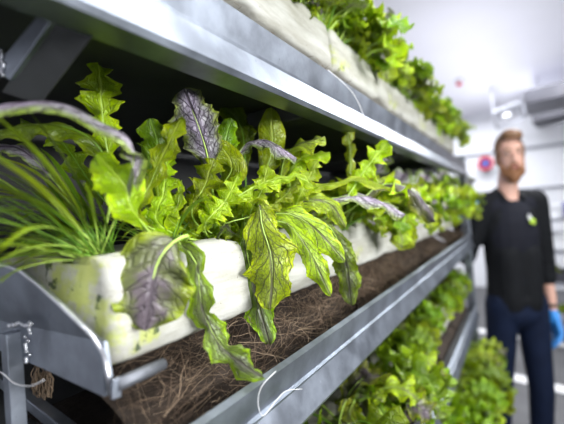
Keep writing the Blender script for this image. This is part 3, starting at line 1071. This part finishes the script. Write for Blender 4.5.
fill_leaves(hero_plants[3], 24, 37, 'lime', 0.03, 0.08, 2, 26, 6, az0=1.0, spread=3.2, rise=(0.8, 1.4), droop=(0.2, 1.1), wsc=.8)
fill_leaves(hero_plants[4], 22, 38, 'mix', 0.04, 0.085, 2, 26, 6, az0=1.0, spread=2.6, rise=(0.7, 1.4), droop=(0.3, 1.3))
fill_leaves(hero_plants[5], 24, 39, 'mix', 0.05, 0.09, 2, 26, 6, az0=0.8, spread=2.2)

# ---- prototypes for the rest
protos, far_protos = [], []
pals = ['mix', 'lime', 'purple', 'purple', 'mix']
for i, pal in enumerate(pals):
    e = empty('salad_plant')
    fill_leaves(e, 19, 60 + i, pal, 0.05, 0.115, 1, 26, 6, az0=0.0, spread=2.4, rise=(0.45, 1.40), droop=(0.6, 2.6))
    protos.append(e)
    far_protos.append(joined_plant(e, 'salad_plant'))
low_protos = []
for i in range(3):
    e = empty('salad_plant')
    fill_leaves(e, 13, 160 + i, 'low', 0.055, 0.120, 1, 28, 6, az0=0.0, spread=2.2, rise=(0.3, 1.3), droop=(0.8, 2.6), wsc=1.1)
    low_protos += [e, joined_plant(e, 'salad_plant')]
dark_proto = empty('salad_plant')
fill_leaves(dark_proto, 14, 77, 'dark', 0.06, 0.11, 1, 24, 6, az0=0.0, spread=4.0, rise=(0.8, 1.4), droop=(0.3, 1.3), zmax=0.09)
used = set()

PAL_WORD = {0: 'lime purple-veined leaves', 1: 'lime lobed leaves', 2: 'purple-tinged leaves', 3: 'mixed purplish green leaves', 4: 'lime and bronze leaves', 5: 'dark and lime leaves'}
WORD = ['high', 'blurred', 'low', 'bottom']
NUM = ['first', 'second', 'third', 'fourth', 'fifth', 'sixth', 'seventh', 'eighth', 'ninth', 'tenth', 'eleventh', 'twelfth', 'thirteenth', 'fourteenth', 'fifteenth',
       'sixteenth', 'seventeenth', 'eighteenth', 'nineteenth', 'twentieth', 'twenty-first', 'twenty-second', 'twenty-third', 'twenty-fourth', 'twenty-fifth', 'twenty-sixth', 'twenty-seventh', 'twenty-eighth', 'twenty-ninth', 'thirtieth']


def place(idx, far, loc, rz, sc, label, group, src=None):
    src = src or (far_protos[idx] if far else protos[idx])
    if src.name not in used:
        used.add(src.name); c = src
    else:
        c = copy_tree(src)
    c.location = loc
    c.rotation_euler = (rnd.uniform(-0.08, 0.08), rnd.uniform(-0.05, 0.12), rz)
    c.scale = (sc, sc, sc)
    tag(c, label, 'plant', group)
    return c


def row(ti, ys, x, sc, far_from, count_from=0, where=''):
    zc = T_TOP[ti] + 0.115
    for n, y in enumerate(ys):
        idx = rnd.randrange(5)
        far = y > far_from
        src = None
        if ti >= 2:
            src = low_protos[2 * rnd.randrange(3) + (1 if far else 0)]; idx = 5
        lab = '%s plant with %s, %s from near end of %s' % (WORD[ti], PAL_WORD[idx], NUM[count_from + n], TIER[ti])
        place(idx, far, (x + rnd.uniform(-0.008, 0.008), y, zc), rnd.uniform(-0.7, 0.7), sc * rnd.uniform(0.85, 1.12), lab,
              'salad plants on the %s' % TIER[ti], src=src)


def frange(a, b, s):
    out = []
    while a < b: out.append(a + rnd.uniform(-0.01, 0.01)); a += s
    return out


row(1, frange(0.56, 1.86, 0.072), -0.252, 1.36, 0.98, 6)
row(0, frange(0.36, 1.86, 0.068), -0.262, 1.15, 0.95)
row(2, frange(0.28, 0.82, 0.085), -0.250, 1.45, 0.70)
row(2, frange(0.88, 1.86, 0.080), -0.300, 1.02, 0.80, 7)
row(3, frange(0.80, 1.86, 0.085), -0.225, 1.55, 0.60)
# back row of the middle shelf, in the dark
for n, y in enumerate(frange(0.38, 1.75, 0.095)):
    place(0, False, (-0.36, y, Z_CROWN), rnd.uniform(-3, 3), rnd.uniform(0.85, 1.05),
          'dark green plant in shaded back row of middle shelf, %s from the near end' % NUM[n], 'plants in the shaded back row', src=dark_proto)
for s in protos + far_protos + low_protos + [dark_proto]:
    if s.name not in used:
        for ch in list(s.children):
            bpy.data.objects.remove(ch)
        bpy.data.objects.remove(s)

# ------------------------------------------------------------------ the person
PERS = at(508, 200, 1.95); PERS.z = 0.0
person = empty('person', PERS, math.radians(30))
tag(person, 'bearded person in black jacket, navy jeans and blue gloves standing at the rack end', 'person')
person.scale = (0.80, 0.90, 1.01)
person_mw = Matrix.Translation(PERS) @ Matrix.Rotation(math.radians(30), 4, 'Z') @ Matrix.Diagonal((0.80, 0.90, 1.01, 1))
hand_r = person_mw.inverted() @ Vector((-0.225, 1.985, 1.500))

ELB_L, WR_L = Vector((0.222, 0.03, 1.130)), Vector((0.215, -0.02, 0.880))
SH_L, SH_R = Vector((0.175, 0.0, 1.445)), Vector((-0.175, 0.0, 1.445))
WR_R = hand_r + Vector((-0.03, 0.03, -0.07))
ELB_R = Vector((-0.26, 0.06, 1.19))
HIP_L, HIP_R = Vector((0.09, 0, 0.93)), Vector((-0.09, 0, 0.93))
KN_L, KN_R = Vector((0.10, -0.03, 0.50)), Vector((-0.12, 0.03, 0.50))
AN_L, AN_R = Vector((0.10, 0.02, 0.085)), Vector((-0.13, 0.08, 0.085))
HD = Vector((0.012, -0.03, 1.690))


def limbs(mb, pts, rs):
    for i in range(len(pts) - 1): mb.capsule(pts[i], pts[i + 1], rs[i], rs[i + 1])
    return mb


b = MB()
# torso, neck, pelvis
b.ell((0, 0, 1.30), (0.155, 0.105, 0.20)); b.ell((0, 0, 1.10), (0.135, 0.095, 0.17)); b.ell((0, 0, 0.96), (0.155, 0.105, 0.12))
b.capsule((-0.15, 0, 1.43), (0.15, 0, 1.43), 0.055, 0.055)
b.capsule((0, 0.01, 1.42), (0.005, -0.005, 1.60), 0.062, 0.056)
# head
b.ell(HD + Vector((0, 0.012, 0.022)), (0.072, 0.092, 0.088)); b.ell(HD + Vector((0, -0.022, -0.035)), (0.060, 0.066, 0.075))
b.ell(HD + Vector((0, -0.040, -0.088)), (0.038, 0.040, 0.030))
b.ell(HD + Vector((0, -0.094, -0.018)), (0.011, 0.018, 0.026), (0.3, 0, 0)); b.ell(HD + Vector((0, -0.104, -0.034)), (0.015, 0.012, 0.010))
b.capsule(HD + Vector((-0.038, -0.078, 0.018)), HD + Vector((0.038, -0.078, 0.018)), 0.010, 0.010)
for s in (-1, 1):
    b.ell(HD + Vector((s * 0.074, 0.012, -0.012)), (0.009, 0.018, 0.030), (0, 0, s * 0.3))
limbs(b, [SH_L, ELB_L, WR_L], [0.050, 0.038, 0.026]); limbs(b, [SH_R, ELB_R, WR_R], [0.050, 0.038, 0.026])
limbs(b, [HIP_L, KN_L, AN_L], [0.085, 0.056, 0.040]); limbs(b, [HIP_R, KN_R, AN_R], [0.085, 0.056, 0.040])


def hand(mb, wrist, dirv, palm_n, thumb_side, g=0.0, curl=0.35):
    """palm, four unequal bent fingers and a thumb leaving the side of the palm"""
    d = Vector(dirv).normalized(); n = Vector(palm_n); n = (n - d * n.dot(d)).normalized(); s = d.cross(n) * thumb_side
    mb.capsule(wrist - d * 0.02, wrist + d * 0.025, 0.026 + g, 0.028 + g)
    for k_ in (-1.5, -0.5, 0.5, 1.5):
        mb.capsule(wrist + d * 0.02 + s * k_ * 0.014, wrist + d * 0.085 + s * k_ * 0.0205, 0.015 + g, 0.0125 + g)
    lens = {1.5: 0.068, 0.5: 0.077, -0.5: 0.071, -1.5: 0.055}
    for k_, L_ in lens.items():
        p = wrist + d * 0.092 + s * k_ * 0.0215
        ang = curl * (1.1 - 0.1 * k_)
        for j, (f_, r0, r1) in enumerate(((0.45, 0.0095, 0.0085), (0.30, 0.0085, 0.008), (0.25, 0.008, 0.007))):
            dd = d * math.cos(ang) + n * math.sin(ang) + s * k_ * 0.05
            q = p + dd.normalized() * (L_ * f_)
            mb.capsule(p, q, r0 + g, r1 + g, 10, 3)
            p = q; ang += curl
    p = wrist + d * 0.030 + s * 0.026
    q = p + (d * 0.55 + s * 0.75 + n * 0.25).normalized() * 0.042
    mb.capsule(p, q, 0.0145 + g, 0.011 + g, 10, 3)
    mb.capsule(q, q + (d * 0.85 + s * 0.3 + n * 0.35).normalized() * 0.034, 0.011 + g, 0.009 + g, 10, 3)


dl = (WR_L - ELB_L).normalized()
hand(b, WR_L + dl * 0.01, dl + Vector((0, -0.15, 0)), Vector((-1, 0.1, 0)), 1)
dr = (hand_r - WR_R).normalized()
hand(b, WR_R + dr * 0.01, dr, Vector((-0.5, -0.8, 0)), 1, curl=0.5)
b.build('body', M['skin'], person, remesh=0.0062, smoothing=3)
# gloves
for wr, dv, nn, cu in ((WR_L + dl * 0.01, dl + Vector((0, -0.15, 0)), Vector((-1, 0.1, 0)), 0.35), (WR_R + dr * 0.01, dr, Vector((-0.5, -0.8, 0)), 0.5)):
    g = MB(); hand(g, wr, dv, nn, 1, g=0.0035, curl=cu)
    g.build('glove', M['glove'], person, remesh=0.0038, smoothing=3)
g = MB().tube([WR_L - dl * 0.045, WR_L - dl * 0.030], 0.031, 16)
g.build('wrist_strap', M['strap'], person, smooth=True)
# shirt, jacket, jeans, shoes
g = MB(); g.ell((0, -0.004, 1.29), (0.165, 0.118, 0.20)); g.ell((0, -0.004, 1.08), (0.145, 0.108, 0.20)); g.ell((0, 0, 0.99), (0.150, 0.104, 0.06))
g.capsule((-0.13, 0, 1.435), (0.13, 0, 1.435), 0.062, 0.062)
sh = g.build('shirt', M['shirt'], person, remesh=0.009, smoothing=5)


def logo_pt(x, z):
    return Vector((x, -0.131, z))


lg = MB()
lg.prism([logo_pt(0.040, 1.352), logo_pt(0.068, 1.338), logo_pt(0.072, 1.362), logo_pt(0.050, 1.376)], (0, 0.012, 0))
lg.build('shirt_logo', M['limep'], person)
lg = MB(); lg.prism([logo_pt(0.030, 1.374), logo_pt(0.048, 1.356), logo_pt(0.052, 1.378), logo_pt(0.038, 1.392)], (0, 0.012, 0))
lg.build('shirt_logo', M['white'], person)

g = MB()
for s in (-1, 1):
    g.capsule((s * 0.086, 0.004, 1.37), (s * 0.082, 0.006, 1.10), 0.088, 0.080); g.capsule((s * 0.082, 0.006, 1.10), (s * 0.084, 0.006, 0.93), 0.080, 0.088)
    g.capsule((s * 0.065, 0.015, 1.475), (s * 0.165, 0.0, 1.445), 0.050, 0.066)
    g.capsule((s * 0.050, 0.020, 1.515), (s * 0.060, -0.045, 1.470), 0.020, 0.022)
g.ell((0, 0.0, 0.965), (0.170, 0.124, 0.060)); g.capsule((-0.05, -0.030, 0.96), (-0.05, -0.034, 1.18), 0.092, 0.092); g.capsule((0.05, -0.030, 0.96), (0.05, -0.034, 1.18), 0.092, 0.092)
g.ell((0, 0.045, 1.30), (0.150, 0.085, 0.21)); g.ell((0, 0.045, 1.05), (0.140, 0.082, 0.20)); g.capsule((-0.05, 0.040, 1.515), (0.05, 0.040, 1.515), 0.022, 0.022)
sl = ELB_L.lerp(WR_L, 0.30)
limbs(g, [SH_L, ELB_L, sl], [0.068, 0.058, 0.050]); limbs(g, [SH_R, ELB_R, ELB_R.lerp(WR_R, 0.8)], [0.068, 0.058, 0.046])
g.build('jacket', M['jacket'], person, remesh=0.009, smoothing=5)
g = MB(); g.ell((0, 0, 0.95), (0.168, 0.116, 0.09)); g.ell((0, 0, 0.90), (0.170, 0.120, 0.085)); limbs(g, [HIP_L, KN_L, AN_L + Vector((0, 0, 0.03))], [0.098, 0.070, 0.060]); limbs(g, [HIP_R, KN_R, AN_R + Vector((0, 0, 0.03))], [0.098, 0.070, 0.060])
g.build('jeans', M['jeans'], person, remesh=0.010, smoothing=4)
for an in (AN_L, AN_R):
    g = MB(); g.capsule((an.x, an.y + 0.02, 0.045), (an.x, an.y - 0.14, 0.038), 0.043, 0.037); g.capsule((an.x, an.y, 0.05), an, 0.044, 0.046)
    o = g.build('shoe', M['sole'], person, remesh=0.008, smoothing=3)
# hair, beard, brows, eyes, mouth
g = MB(); g.ell(HD + Vector((0, 0.022, 0.040)), (0.080, 0.096, 0.086)); g.ell(HD + Vector((0.006, -0.050, 0.095)), (0.060, 0.046, 0.032), (0.3, 0.1, 0))
g.ell(HD + Vector((0, 0.06, 0.0)), (0.072, 0.062, 0.070))
for s in (-1, 1): g.ell(HD + Vector((s * 0.068, -0.012, 0.020)), (0.011, 0.030, 0.040))
for q in range(26):
    a_ = rnd.uniform(-1.2, 1.2)
    c_ = HD + Vector((0.055 * math.sin(a_), -0.03 + rnd.uniform(-0.05, 0.09), 0.095 + 0.012 * math.cos(a_)))
    g.capsule(c_, c_ + Vector((rnd.uniform(-0.012, 0.02), rnd.uniform(-0.02, 0.01), rnd.uniform(0.000, 0.008))), 0.010, 0.005, 8, 3)
hair = g.build('hair', M['hair'], person, remesh=0.0055, smoothing=2)
# keep the face free of hair: cut the mesh in front of the brow
bm = bmesh.new(); bm.from_mesh(hair.data)
dele = [v for v in bm.verts if v.co.y < HD.y - 0.040 and v.co.z < HD.z + 0.072 and abs(v.co.x - HD.x) < 0.064]
bmesh.ops.delete(bm, geom=dele, context='VERTS'); bm.to_mesh(hair.data); bm.free()
g = MB(); g.ell(HD + Vector((0, -0.052, -0.103)), (0.046, 0.042, 0.036)); g.ell(HD + Vector((0, -0.062, -0.120)), (0.030, 0.030, 0.026))
for s in (-1, 1):
    g.capsule(HD + Vector((s * 0.066, -0.012, -0.030)), HD + Vector((s * 0.044, -0.050, -0.088)), 0.010, 0.022)
    g.capsule(HD + Vector((s * 0.010, -0.092, -0.052)), HD + Vector((s * 0.034, -0.074, -0.076)), 0.008, 0.011)
g.build('beard', M['beard'], person, remesh=0.005, smoothing=2)
MB().ell(HD + Vector((0, -0.0960, -0.066)), (0.020, 0.009, 0.0055)).build('mouth', M['lips'], person, smooth=True)
for s in (-1, 1):
    e_ = MB().ell(HD + Vector((s * 0.030, -0.0775, 0.004)), (0.012, 0.007, 0.004)).build('eye', M['eyewhite'], person, smooth=True)
    MB().ell(HD + Vector((s * 0.030, -0.0835, 0.004)), (0.006, 0.004, 0.006)).build('iris', M['eye'], e_, smooth=True)
    MB().capsule(HD + Vector((s * 0.016, -0.090, 0.022)), HD + Vector((s * 0.046, -0.080, 0.026)), 0.005, 0.0035).build('eyebrow', M['hair'], person, smooth=True)

# turn the head back towards the aisle
done = set()
for o in [c for c in COL.objects if c.parent == person or (c.parent and c.parent.parent == person)]:
    if o.data is None or o.data.name in done: continue
    done.add(o.data.name)
    nm = o.name.split('.')[0]
    if nm not in ('body', 'hair', 'beard', 'mouth', 'eye', 'iris', 'eyebrow'): continue
    for v_ in o.data.vertices:
        if nm == 'body' and (abs(v_.co.x) > 0.12 or v_.co.z < 1.54): continue
        t = min(1.0, max(0.0, (v_.co.z - 1.54) / 0.06)) if nm == 'body' else 1.0
        v_.co = HD + Matrix.Rotation(math.radians(-17) * t, 3, 'Z') @ (v_.co - HD)
    o.data.update()

# ------------------------------------------------------------------ ceiling things
def lamp_tube(p, ln, label):
    e = empty('tube_lamp', (p.x, p.y, ZC))
    tag(e, label, 'lamp', 'ceiling tube lamps')
    z = p.z - ZC
    MB().box((-0.05, -ln / 2, -0.03), (0.05, ln / 2, 0.0)).build('lamp_housing', M['white'], e, bevel=0.004)
    MB().tube([(0, -ln / 2 + 0.02, -0.065), (0, ln / 2 - 0.02, -0.065)], 0.022, 12).build('lamp_tube', M['lamp'], e, smooth=True)
    for s in (-1, 1): MB().box((-0.02, s * (ln / 2 - 0.02) - 0.012, -0.09), (0.02, s * (ln / 2 - 0.02) + 0.012, -0.025)).build('end_socket', M['white'], e)


for (u, v, lab) in ((563, 97, 'bright ceiling tube lamp nearest the right edge, above the dark duct'), (560, 122, 'bright ceiling tube lamp right of the dark duct'),
                    (556, 143, 'third bright ceiling tube lamp, beyond the duct'), (549, 158, 'farthest bright ceiling tube lamp, low near the back wall')):
    p = at_z(u, v, ZC - 0.065)
    if p.y > Y1 - 0.8: p.y = Y1 - 0.5
    lamp_tube(p, 0.34 if v < 130 else 0.5, lab)


def ceiling_box(name, px, z, h, mat, label, cat):
    pts = [at_z(u, v, z) for u, v in px]
    mb = MB().prism(pts, (0, 0, h))
    o = mb.build(name, mat, bevel=0.006)
    return tag(o, label, cat)


def duct(px, z, label):
    c = sum((at_z(u, v, z) for u, v in px), Vector()) / len(px)
    e = empty('air_duct', (c.x, c.y, z))
    tag(e, label, 'air duct')
    pts = [at_z(u, v, z) - e.location for u, v in px]
    MB().prism(pts, (0, 0, 0.16)).build('duct_body', M['charcoal'], e, bevel=0.006)
    a_, b_ = (pts[0] + pts[3]) / 2, (pts[1] + pts[2]) / 2
    MB().prism([pts[3] * 1.02, pts[2] * 1.02, pts[2] * 1.02 + Vector((0, 0.05, 0)), pts[3] * 1.02 + Vector((0, 0.05, 0))], (0, 0, 0.18)).build('flange', M['grey'], e)
    for t in (0.2, 0.75):
        q = a_.lerp(b_, t)
        MB().tube([q + Vector((0, 0, 0.16)), Vector((q.x, q.y, ZC - z))], 0.006, 8).build('hanger_rod', M['grey'], e)


duct([(524, 104), (600, 88), (600, 100), (527, 116)], 2.62, 'dark air duct hanging below the white ceiling right of the head')
duct([(532, 122), (600, 106), (600, 112), (536, 128)], 2.62, 'second thinner dark duct just below the larger one')

# grey cable tray loop left of the ducts
e = empty('cable_tray', at_z(507, 117, 2.66))
tag(e, 'grey metal cable tray frame hanging under the ceiling above the hair', 'cable tray')
q = [at_z(u, v, 2.66) - e.location for u, v in ((493, 112), (519, 102), (525, 118), (497, 128))]
for i in range(4):
    MB().bar(q[i], q[(i + 1) % 4], 0.03, 0.03).build('tray_rail', M['grey'], e)
for i in (0, 2):
    MB().tube([q[i], q[i] + Vector((0, 0, ZC - 2.66))], 0.006, 8).build('hanger_rod', M['grey'], e)
MB().ell((0, 0, 0.02), (0.05, 0.05, 0.03)).build('junction_box', M['white'], e, smooth=True)

e = empty('wall_reel', (at_y(486, 164, Y1 - 0.12)))
tag(e, 'small dark round reel with red rim on the back wall left of the face', 'reel')
MB().tube([(0, -0.10, 0), (0, 0.10, 0)], 0.10, 24).build('drum', M['charcoal'], e)
MB().tube([(0, -0.13, 0), (0, -0.10, 0)], 0.05, 16).build('hub', M['blue'], e)
MB().tube([(0.10 * math.cos(a), -0.11, 0.10 * math.sin(a)) for a in [i * 2 * PI / 24 for i in range(25)]], 0.022, 8).build('rim', M['red'], e, smooth=True)

# red alarm on a white base on the ceiling
p = at_z(459, 84, ZC - 0.05)
e = empty('fire_alarm', (p.x, p.y, ZC))
tag(e, 'small round red alarm on a white base on the ceiling', 'alarm')
MB().tube([(0, 0, 0), (0, 0, -0.035)], 0.055, 20).build('alarm_base', M['white'], e, smooth=False)
MB().ell((0, 0, -0.05), (0.035, 0.035, 0.03)).build('alarm_cap', M['red'], e, smooth=True)

# ------------------------------------------------------------------ behind the person: shelving with crates and seedlings
SY = 4.6
p0 = at_y(538, 230, SY)
sx0 = p0.x; sx1 = sx0 + 1.1
e = empty('storage_shelf', (sx0, SY, 0))
tag(e, 'grey metal storage shelf standing against the far wall at the right edge', 'shelf')
for x in (0, 1.1):
    for y in (0, 0.45):
        MB().box((x - 0.02, y - 0.02, 0), (x + 0.02, y + 0.02, 1.42)).build('shelf_post', M['grey'], e)
levels = [0.30, 0.62, 0.94, 1.26]
for z in levels:
    MB().box((-0.02, -0.02, z - 0.03), (1.12, 0.47, z)).build('shelf_board', M['grey'], e)


def crate(x, z, w_, h_, mat, label):
    e2 = empty('crate', (sx0 + x, SY + 0.20, z))
    tag(e2, label, 'crate')
    m_ = MB()
    m_.box((-w_ / 2, -0.16, 0), (w_ / 2, 0.16, 0.01))
    for a_, b_ in (((-w_ / 2, -0.16, 0), (w_ / 2, -0.15, h_)), ((-w_ / 2, 0.15, 0), (w_ / 2, 0.16, h_)), ((-w_ / 2, -0.16, 0), (-w_ / 2 + 0.01, 0.16, h_)), ((w_ / 2 - 0.01, -0.16, 0), (w_ / 2, 0.16, h_))):
        m_.box(a_, b_)
    m_.build('crate_body', mat, e2)
    MB().box((-w_ / 2 - 0.01, -0.175, h_ - 0.025), (w_ / 2 + 0.01, -0.160, h_)).build('crate_rim', mat, e2)


crate(0.10, 1.26, 0.20, 0.14, M['white'], 'white plastic crate on the top board of the far shelf')
crate(0.36, 1.26, 0.24, 0.16, M['blue'], 'blue-violet plastic crate beside the white one on the far shelf')
crate(0.24, 0.94, 0.36, 0.17, M['white'], 'wide white crate on the second board of the far shelf')
crate(0.22, 0.62, 0.30, 0.10, M['charcoal'], 'dark tray on the third board of the far shelf')
for n_, (x, z, w_) in enumerate(((0.08, 0.72, 0), (0.30, 0.72, 1), (0.12, 0.30, 2), (0.34, 0.30, 3))):
    c = copy_tree(rack_plant := bpy.data.objects[[o.name for o in COL.objects if o.name.startswith('salad_plant') and o.type == 'MESH'][0]])
    c.location = (sx0 + x, SY + 0.12, z + 0.004); c.scale = (1.3, 1.3, 1.3); c.rotation_euler = (0, 0, -1.57 + n_)
    tag(c, ['leafy plant at the left of the dark tray on the far shelf', 'leafy plant at the right of the dark tray on the far shelf', 'left leafy plant on the bottom board of the far shelf',
            'right leafy plant on the bottom board of the far shelf'][n_], 'plant', 'leafy plants on the far shelf')
